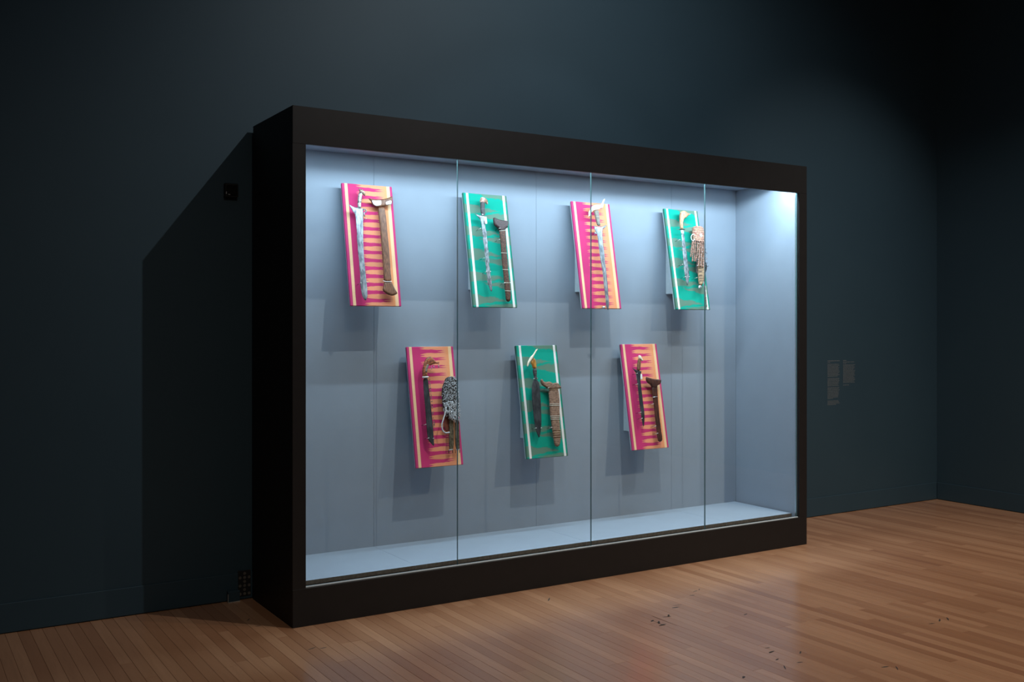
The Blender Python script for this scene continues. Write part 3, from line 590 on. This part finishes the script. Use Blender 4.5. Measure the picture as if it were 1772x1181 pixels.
def puff(name, pts, d, thick, mat, parent, rad=None, edge=.0006, prof='round', smooth=True, step=None, it=1, label=None, noise=0):
    """a solid whose outline is pts and whose faces swell from a thin edge to thick/2 at the middle"""
    pts = chaikin(pts, True, it) if it else pts
    P = [Vector(q) for q in pts]
    xs = [q.x for q in P]; ys = [q.y for q in P]
    area_ = abs(sum(P[i].x*P[i-1].y-P[i-1].x*P[i].y for i in range(len(P)))/2)
    step = step or max(.0025, math.sqrt(area_/420))
    if rad is None: rad = thick/2
    inner = []
    y = min(ys)+step*.5; row = 0
    while y < max(ys):
        x = min(xs)+step*(.25 if row % 2 else .75)
        while x < max(xs):
            q = Vector((x+random.uniform(-.1, .1)*step, y+random.uniform(-.1, .1)*step))
            if inside(q, P):
                dd = min(segdist(q, P[i-1], P[i]) for i in range(len(P)))
                if dd > step*.35: inner.append(q)
            x += step
        y += step; row += 1
    n = len(P)
    vo, _, fo, _, _, _ = delaunay_2d_cdt(P+inner, [(i, (i+1) % n) for i in range(n)], [], 1, 1e-6)
    # boundary edges
    cnt = {}
    for f in fo:
        for i in range(3):
            e = tuple(sorted((f[i-1], f[i]))); cnt[e] = cnt.get(e, 0)+1
    bverts = {v for e, k in cnt.items() if k == 1 for v in e}
    bm = bmesh.new(); top = []; bot = []
    for i, q in enumerate(vo):
        if i in bverts: hh = edge
        else:
            dd = min(segdist(q, P[j-1], P[j]) for j in range(n))
            t = min(1, dd/rad)
            hh = edge+(thick/2-edge)*(math.sqrt(max(0, 1-(1-t)**2)) if prof == 'round' else t)
            hh += random.uniform(-noise, noise)
        top.append(bm.verts.new((q.x, q.y, d+hh))); bot.append(bm.verts.new((q.x, q.y, d-hh)))
    for f in fo:
        try:
            bm.faces.new([top[i] for i in f]); bm.faces.new([bot[i] for i in reversed(f)])
        except ValueError: pass
    for e, k in cnt.items():
        if k == 1:
            try: bm.faces.new((top[e[0]], top[e[1]], bot[e[1]], bot[e[0]]))
            except ValueError: pass
    bmesh.ops.recalc_face_normals(bm, faces=bm.faces)
    o = link(name, bm, mat, parent, smooth, label=label)
    return o
def strand(name, pts, d, r, mat, parent, taper=None, sag=0, seg=7, knobs=0, label=None):
    q = chaikin(pts, False, 2) if len(pts) > 2 else pts
    if knobs:
        # resample with swollen knots
        V = [Vector((x, y, d)) for x, y in q]; out = []
        tot = sum((V[i+1]-V[i]).length for i in range(len(V)-1)); m = knobs*6
        for k in range(m+1):
            s = tot*k/m; i = 0
            while i < len(V)-2 and s > (V[i+1]-V[i]).length: s -= (V[i+1]-V[i]).length; i += 1
            out.append(V[i].lerp(V[i+1], min(1, s/(V[i+1]-V[i]).length)))
        bm = bmesh.new(); tube(bm, out, r, seg, True, lambda t: .62+.38*abs(math.sin(math.pi*knobs*t)))
    else:
        bm = bmesh.new(); tube(bm, [(x, y, d) for x, y in q], r, seg, True, taper)
    return link(name, bm, mat, parent, True, label=label)

PX = {1: 2.292, 2: 3.108, 3: 3.946, 4: 4.758, 5: 2.714, 6: 3.503, 7: 4.367}
BWID, BLEN = .325, .740
TILT = math.atan2(.135, .7275)
def frame(k): return (PX[k], YBK-.065, 2.405 if k < 5 else 1.432)
ROT = (R(90)-TILT, 0, 0)    # local x right, y up along the board, z towards the viewer
POSN = {1: 'at the far left of the upper row', 2: 'second from the left in the upper row', 3: 'third from the left in the upper row',
        4: 'at the right end of the upper row', 5: 'at the left of the lower row', 6: 'in the middle of the lower row', 7: 'at the right of the lower row'}
boardroot = {}
for k in range(1, 8):
    pink = k in (1, 3, 5, 7)
    B = empty('mounting_board', frame(k), 'board covered in %s cloth, %s' % ('magenta and orange' if pink else 'green and brown', POSN[k]), 'board', 'cloth-covered mounting boards', ROT)
    boardroot[k] = B
    bm = bmesh.new(); box(bm, 0, BWID, -BLEN, 0, -.014, 0, .0025)
    link('fabric_cover', bm, MP if pink else MG, B)
    bm = bmesh.new(); box(bm, .003, BWID-.003, -BLEN+.003, -.003, -.024, -.0142, .0008)
    link('backing_panel', bm, M_backing, B)
    # wedge-shaped block that holds the board off the back wall (built in world axes, turned into the board's frame)
    Mi = (Matrix.Translation(frame(k)) @ Matrix.Rotation(ROT[0], 4, 'X')).inverted()
    x0, x1 = PX[k]+.076, PX[k]+BWID-.076
    f0 = Vector(frame(k))
    def onback(z):   # y of the board's rear face at height z
        t = (f0.z-z)/.7275
        return f0.y-.135*t+.0248
    zt, zb = f0.z-.02, f0.z-.612
    bm = bmesh.new(); yw = YBK-.0008
    vs_ = [bm.verts.new(Mi @ Vector(q)) for q in ((x0, onback(zb), zb), (x1, onback(zb), zb), (x1, yw, zb), (x0, yw, zb), (x0, onback(zt), zt), (x1, onback(zt), zt), (x1, yw, zt), (x0, yw, zt))]
    for f in ((0, 3, 2, 1), (4, 5, 6, 7), (0, 1, 5, 4), (1, 2, 6, 5), (2, 3, 7, 6), (3, 0, 4, 7)): bm.faces.new([vs_[i] for i in f])
    bmesh.ops.recalc_face_normals(bm, faces=bm.faces)
    link('support_block', bm, M_backing, B)
    d, ps = T('%d.pins' % k)
    for x, y in ps:
        bm = bmesh.new()
        tube(bm, [(x, y, -.002), (x, y, d-.016)], .0010, 6); pn = link('pin', bm, M_dark, B, True)  # lower half of the pin, its shade put into the dark colour
        bm = bmesh.new(); tube(bm, [(x, y, d-.018), (x, y, d-.004), (x+.002, y+.001, d+.001), (x+.006, y+.002, d+.003)], .0020, 8)
        link('pin_sleeve', bm, M_bone, pn, True)
def item(name, k, label, cat, group=None):
    return empty(name, frame(k), label, cat, group, ROT)
def pf(key, name, o, thick, mat, **kw):
    d, p = T(key); return puff(name, p, d+kw.pop('dd', 0), thick, mat, o, **kw)
def st(key, name, o, r, mat, **kw):
    d, p = T(key); return strand(name, p, d+kw.pop('dd', 0), r, mat, o, **kw)
GS, GC = 'swords in the display case', 'scabbards in the display case'

# 1
o = item('sword', 1, 'wide wavy silver-bladed sword with spiked guard and brown carved pommel, leftmost upper board', 'sword', GS)
pf('1.blade', 'blade', o, .005, M_steel, rad=.012, prof='ridge')
st('1.curl', 'guard_curl', o, .0035, M_steel)
g_ = pf('1.grip', 'grip', o, .020, M_grip, rad=.011)
pf('1.pommel', 'pommel', o, .018, M_horn, rad=.009)
for b in ('1.band1', '1.band2'): pf(b, 'silver_band', g_, .022, M_silver, rad=.010, it=0, dd=-.005)
o = item('scabbard', 1, 'long brown wooden scabbard with silver-inlaid mouth and flared foot on leftmost upper board', 'scabbard', GC)
pf('1.sheath', 'sheath', o, .018, M_wood, rad=.012)
m_ = pf('1.mouth', 'mouth_piece', o, .022, M_wood, rad=.010)
pf('1.plate1', 'inlay_plate', m_, .005, M_inlay, rad=.003, dd=-.002); pf('1.plate2', 'inlay_plate', m_, .005, M_inlay, rad=.003, dd=-.003)
d, p = T('1.tie'); strand('cord_tie', [(p[0][0]-.001, p[0][1]), (p[1][0], p[1][1]-.001), p[2], (p[3][0]+.001, p[3][1])], .0455, .0022, M_bone, o)
pf('1.foot', 'foot', o, .018, M_wood, rad=.012)
# 2
o = item('sword', 2, 'wavy grey sword with black grip and hooked pommel on the left upper green board', 'sword', GS)
pf('2.blade', 'blade', o, .005, M_steel2, rad=.010, prof='ridge')
pf('2.grip', 'grip', o, .020, M_wrapg, rad=.011); pf('2.pommel', 'pommel', o, .018, M_pink, rad=.009)
pf('2.ferrule', 'ferrule', o, .010, M_silver, rad=.005, it=0, dd=-.003); pf('2.tag', 'white_plate', o, .006, M_bone, rad=.003, it=0, dd=-.006)  # the white piece is a small tag plate lying against the blade
o = item('scabbard', 2, 'straight red-brown plaited scabbard with round tip on the left upper green board', 'scabbard', GC)
sh_ = pf('2.sheath', 'sheath', o, .018, M_rattan, rad=.011); pf('2.mouth', 'mouth_piece', o, .022, M_pwood, rad=.011)
for i in range(1, 6):
    st('2.wrap%d' % i, 'binding', sh_, .0022, M_tie, dd=.0015)
# 3
o = item('sword', 3, 'slim bright sword with large white ivory bird-shaped pommel, alone on its magenta and orange board', 'sword', GS)
pf('3.blade', 'blade', o, .005, M_steel, rad=.010, prof='ridge')
pf('3.grip', 'grip', o, .020, M_wrapb, rad=.011); pf('3.pommel', 'pommel', o, .018, M_ivory, rad=.010)
pf('3.hook', 'hook', o, .006, M_steel, rad=.003); 
pf('3.clamp', 'clamp', o, .012, M_silver, rad=.004)
# 4
o = item('sword', 4, 'short broad-bladed knife with pale curved wooden hilt on the green board at the right end', 'sword', GS)
pf('4.blade', 'blade', o, .005, M_steel2, rad=.016, prof='ridge')
pf('4.hilt', 'hilt', o, .022, M_tan, rad=.012); pf('4.guard', 'guard', o, .012, M_dark, rad=.004); pf('4.ferrule', 'ferrule', o, .012, M_bone, rad=.006, it=0)
strand('hilt_pin', [(T('4.hilt')[1][4][0]-.004, T('4.hilt')[1][4][1]), (T('4.hilt')[1][4][0]+.004, T('4.hilt')[1][4][1]+.002)], .05, .0025, M_bone, o)
o = item('scabbard', 4, 'scabbard hung with pink-brown knotted cords and pale ring on the rightmost upper board', 'scabbard', GC)
pf('4.body', 'sheath', o, .020, M_straw, rad=.012)
cap_ = pf('4.cap', 'woven_cap', o, .030, M_red, rad=.014, noise=.0012)
pf('4.disc', 'dark_disc', o, .008, M_dark, rad=.004); pf('4.tip', 'metal_tip', o, .014, M_silver, rad=.007)
d, p = T('4.ring'); strand('cord_ring', p+[p[0]], d+.01, .0036, M_bone, o, knobs=9)
for i in range(1, 9): st('4.strand%d' % i, 'cord', o, .0058, M_rope if i < 8 else M_under, knobs=random.randint(6, 12), dd=.002*(i % 2))
st('4.tail', 'grey_cord', o, .0058, M_frd, knobs=8)
# pale splayed fringe tied over the cords
bm = bmesh.new(); d, p = T('4.cap'); cx = sum(q[0] for q in p)/len(p)+.012; cy = sum(q[1] for q in p)/len(p)-.012
for i in range(22):
    a = math.pi*2*i/22; L = random.uniform(.010, .024)
    tube(bm, [(cx, cy, d+.017), (cx+math.cos(a)*L*.5, cy+math.sin(a)*L*.6, d+.019), (cx+math.cos(a)*L*.8, cy+math.sin(a)*L, d+.013)], .0013, 5)
link('splayed_fringe', bm, M_bone, o, True, kind='stuff')
d, p = T('4.cap'); X_ = [q[0] for q in p]; Y_ = [q[1] for q in p]
for i in range(7):
    y = min(Y_)+(max(Y_)-min(Y_))*(.10+.125*i); xa, xb = min(X_)+.006, max(X_)-.007
    strand('cane_band', [(xa, y), (xa*.5+xb*.5, y-.0012*(i % 3)), (xb, y)], d+.0142, .0021, M_straw if i % 2 else M_rope, cap_)
# beads and knots scattered on the hanging cords
bm = bmesh.new(); _, b4 = T('4.body'); _, s1 = T('4.strand1')
for i in range(120):
    x = random.uniform(s1[0][0]+.004, b4[1][0]-.014); y = random.uniform(b4[0][1]-.17, b4[0][1]+.005)
    bmesh.ops.create_icosphere(bm, subdivisions=1, radius=random.uniform(.0016, .0034), matrix=Matrix.Translation((x, y, .062+random.uniform(-.004, .003))))
link('knots', bm, M_rope, o, True, kind='stuff')
bm = bmesh.new()
for i in range(70):
    x = random.uniform(s1[0][0]+.004, b4[1][0]-.014); y = random.uniform(b4[0][1]-.20, b4[0][1]-.005)
    bmesh.ops.create_icosphere(bm, subdivisions=1, radius=random.uniform(.0014, .0026), matrix=Matrix.Translation((x, y, .066+random.uniform(-.003, .003))))
link('beads', bm, M_bone, o, True, kind='stuff')
bm = bmesh.new()
for i in range(60):
    x = random.uniform(s1[0][0]+.004, b4[1][0]-.014); y = random.uniform(b4[0][1]-.20, b4[0][1]-.005)
    bmesh.ops.create_icosphere(bm, subdivisions=1, radius=random.uniform(.0018, .0030), matrix=Matrix.Translation((x, y, .066+random.uniform(-.003, .003))))
link('dark_beads', bm, M_under, o, True, kind='stuff')
for yy in (.30, .335, .37, .385):
    pass
d, b = T('4.body')
for frac in (.62, .70, .78, .84, .90):
    y = b[0][1]+(b[5][1]-b[0][1])*frac; xl = b[0][0]+(b[6][0]-b[0][0])*min(1, frac)+.002
    strand('binding', [(xl, y), (xl+.020, y-.001), (xl+.034-.010*frac, y)], d+.009, .0020, M_under, o)
# 5
o = item('sword', 5, 'dark machete-like blade with arched orange-brown hilt and bells on the left lower board', 'sword', GS)
pf('5.blade', 'blade', o, .005, M_dsteel, rad=.016, prof='ridge')
pf('5.hilt', 'hilt', o, .022, M_owood, rad=.012)
d, h5 = T('5.hilt')
strand('grip_binding', [tuple((Vector(h5[i])*.5+Vector(h5[j])*.5)) for i, j in ((0, 19), (1, 18), (2, 17), (3, 16))], d+.003, .0105, M_wrapb, o, seg=10)
st('5.ferrule', 'ferrule', o, .004, M_silver) if False else pf('5.ferrule', 'ferrule', o, .026, M_bone, rad=.006, it=0)
for b in ('5.bell1', '5.bell2', '5.bell3'):
    d, p = T(b); bm = bmesh.new()
    (xa, ya), (xb, yb) = p
    tube(bm, [(xa, ya, d), (xa, ya+(yb-ya)*.55, d)], .0011, 6)
    tube(bm, [(xa, ya+(yb-ya)*.5, d), (xa, ya+(yb-ya)*.7, d), (xa, yb, d)], .0035, 8, True, lambda t: .55+.6*t)
    link('bell', bm, M_silver, o, True)
d, p = T('5.fringe'); P = chaikin(p, False, 2); bm = bmesh.new()
for i in range(70):
    a = random.random()*(len(P)-1); q = Vector(P[int(a)]).lerp(Vector(P[int(a)+1]), a % 1)
    e = Vector((random.uniform(-.002, .010), random.uniform(-.008, .006)))
    tube(bm, [(q.x, q.y, d+.002), (q.x+e.x*.6, q.y+e.y*.3, d+.006), (q.x+e.x, q.y+e.y, d+.002)], .0015, 5)
link('blade_fringe', bm, M_frd, o, True, kind='stuff')
o = item('scabbard', 5, 'scabbard wrapped in shaggy grey-white tufts over two dark slats on the left lower board', 'scabbard', GC)
s1_ = pf('5.slat1', 'slat', o, .012, M_olive, rad=.006); s2_ = pf('5.slat2', 'slat', o, .012, M_olive, rad=.006)
for b, s_ in (('5.end1', s1_), ('5.end2', s2_)):
    st(b, 'metal_end', s_, .0030, M_silver, dd=-.002)
    d, p = T(b)
    for q in p: strand('prong', [(q[0], q[1]), (q[0]-.001, q[1]-.020)], d-.008, .0020, M_dark, s_)
pf('5.cloth', 'red_cloth', o, .006, M_cloth, rad=.004); st('5.cord', 'cord_loop', o, .0042, M_shell)
d, p = T('5.shag'); tb_ = pf('5.shag', 'tuft_base', o, .030, M_under, rad=.016)
P = [Vector(q) for q in p]; bm = bmesh.new(); xs = [q.x for q in P]; ys = [q.y for q in P]; cnt = 0; top = max(ys); bot = min(ys)
while cnt < 560:
    q = Vector((random.uniform(min(xs)-.001, max(xs)+.001), random.uniform(bot, top)))
    if not inside(q, P): continue
    cnt += 1
    dd = min(segdist(q, P[j-1], P[j]) for j in range(len(P))); hh = .015*math.sqrt(max(0, 1-(1-min(1, dd/.016))**2))
    low = (top-q.y)/(top-bot); L = random.uniform(.004, .008) if low < .55 else random.uniform(.009, .020)
    a = random.uniform(0, 2*math.pi) if low < .55 else -math.pi/2+random.uniform(-.7, .7)
    e = Vector((math.cos(a), math.sin(a)))*L
    tube(bm, [(q.x, q.y, d+hh-.001), (q.x+e.x*.5, q.y+e.y*.5, d+hh+.004), (q.x+e.x, q.y+e.y, d+hh+.002)], random.uniform(.0012, .0021), 5)
link('tufts', bm, M_shell, tb_, True, kind='stuff')
# 6
o = item('sword', 6, 'dark leaf-shaped blade with honey horn grip and pale beak pommel on the middle lower board', 'sword', GS)
pf('6.blade', 'blade', o, .005, M_dsteel, rad=.018, prof='ridge')
pf('6.grip', 'grip', o, .020, M_honey, rad=.011); pf('6.grip2', 'lower_grip', o, .020, M_wrapb if False else M_wrapg, rad=.011)
pf('6.beak', 'pommel', o, .014, M_ivory, rad=.008)
d, p = T('6.grip2'); strand('collar', [p[-2], p[3]] if False else [(p[5][0]-.002, p[5][1]+.004), (p[4][0]+.002, p[4][1]+.004)], d+.003, .0040, M_silver, o)
o = item('scabbard', 6, 'broad dry-brown wooden scabbard tapering to a rounded tip on the middle lower board', 'scabbard', GC)
sh_ = pf('6.sheath', 'sheath', o, .018, M_bark, rad=.008); pf('6.mouth', 'mouth_piece', o, .022, M_bark, rad=.008)
for i in range(10): st('6.wrap%d' % i, 'binding', sh_, .0024, M_tie if i in (1, 2, 3, 4, 5) else M_straw, dd=.0025)
# 7
o = item('sword', 7, 'slender black-bladed dagger with brown grip and white pommel on the right lower board', 'sword', GS)
pf('7.blade', 'blade', o, .005, M_dsteel, rad=.010, prof='ridge')
pf('7.grip', 'grip', o, .018, M_wood, rad=.010); pf('7.pommel', 'pommel', o, .016, M_ivory, rad=.008)
pf('7.tag', 'white_plate', o, .006, M_bone, rad=.003, it=0, dd=.004); pf('7.tag2', 'white_plate', o, .004, M_backing, rad=.003, it=0)  # white pieces are small mount plates beside the blade
o = item('scabbard', 7, 'plain dark brown scabbard with smooth crescent mouth on the right lower board', 'scabbard', GC)
sh_ = pf('7.sheath', 'sheath', o, .018, M_dwood, rad=.011); pf('7.mouth', 'mouth_piece', o, .022, M_dwood, rad=.011)
st('7.wrap1', 'silver_ring', sh_, .0024, M_silver, dd=.002)
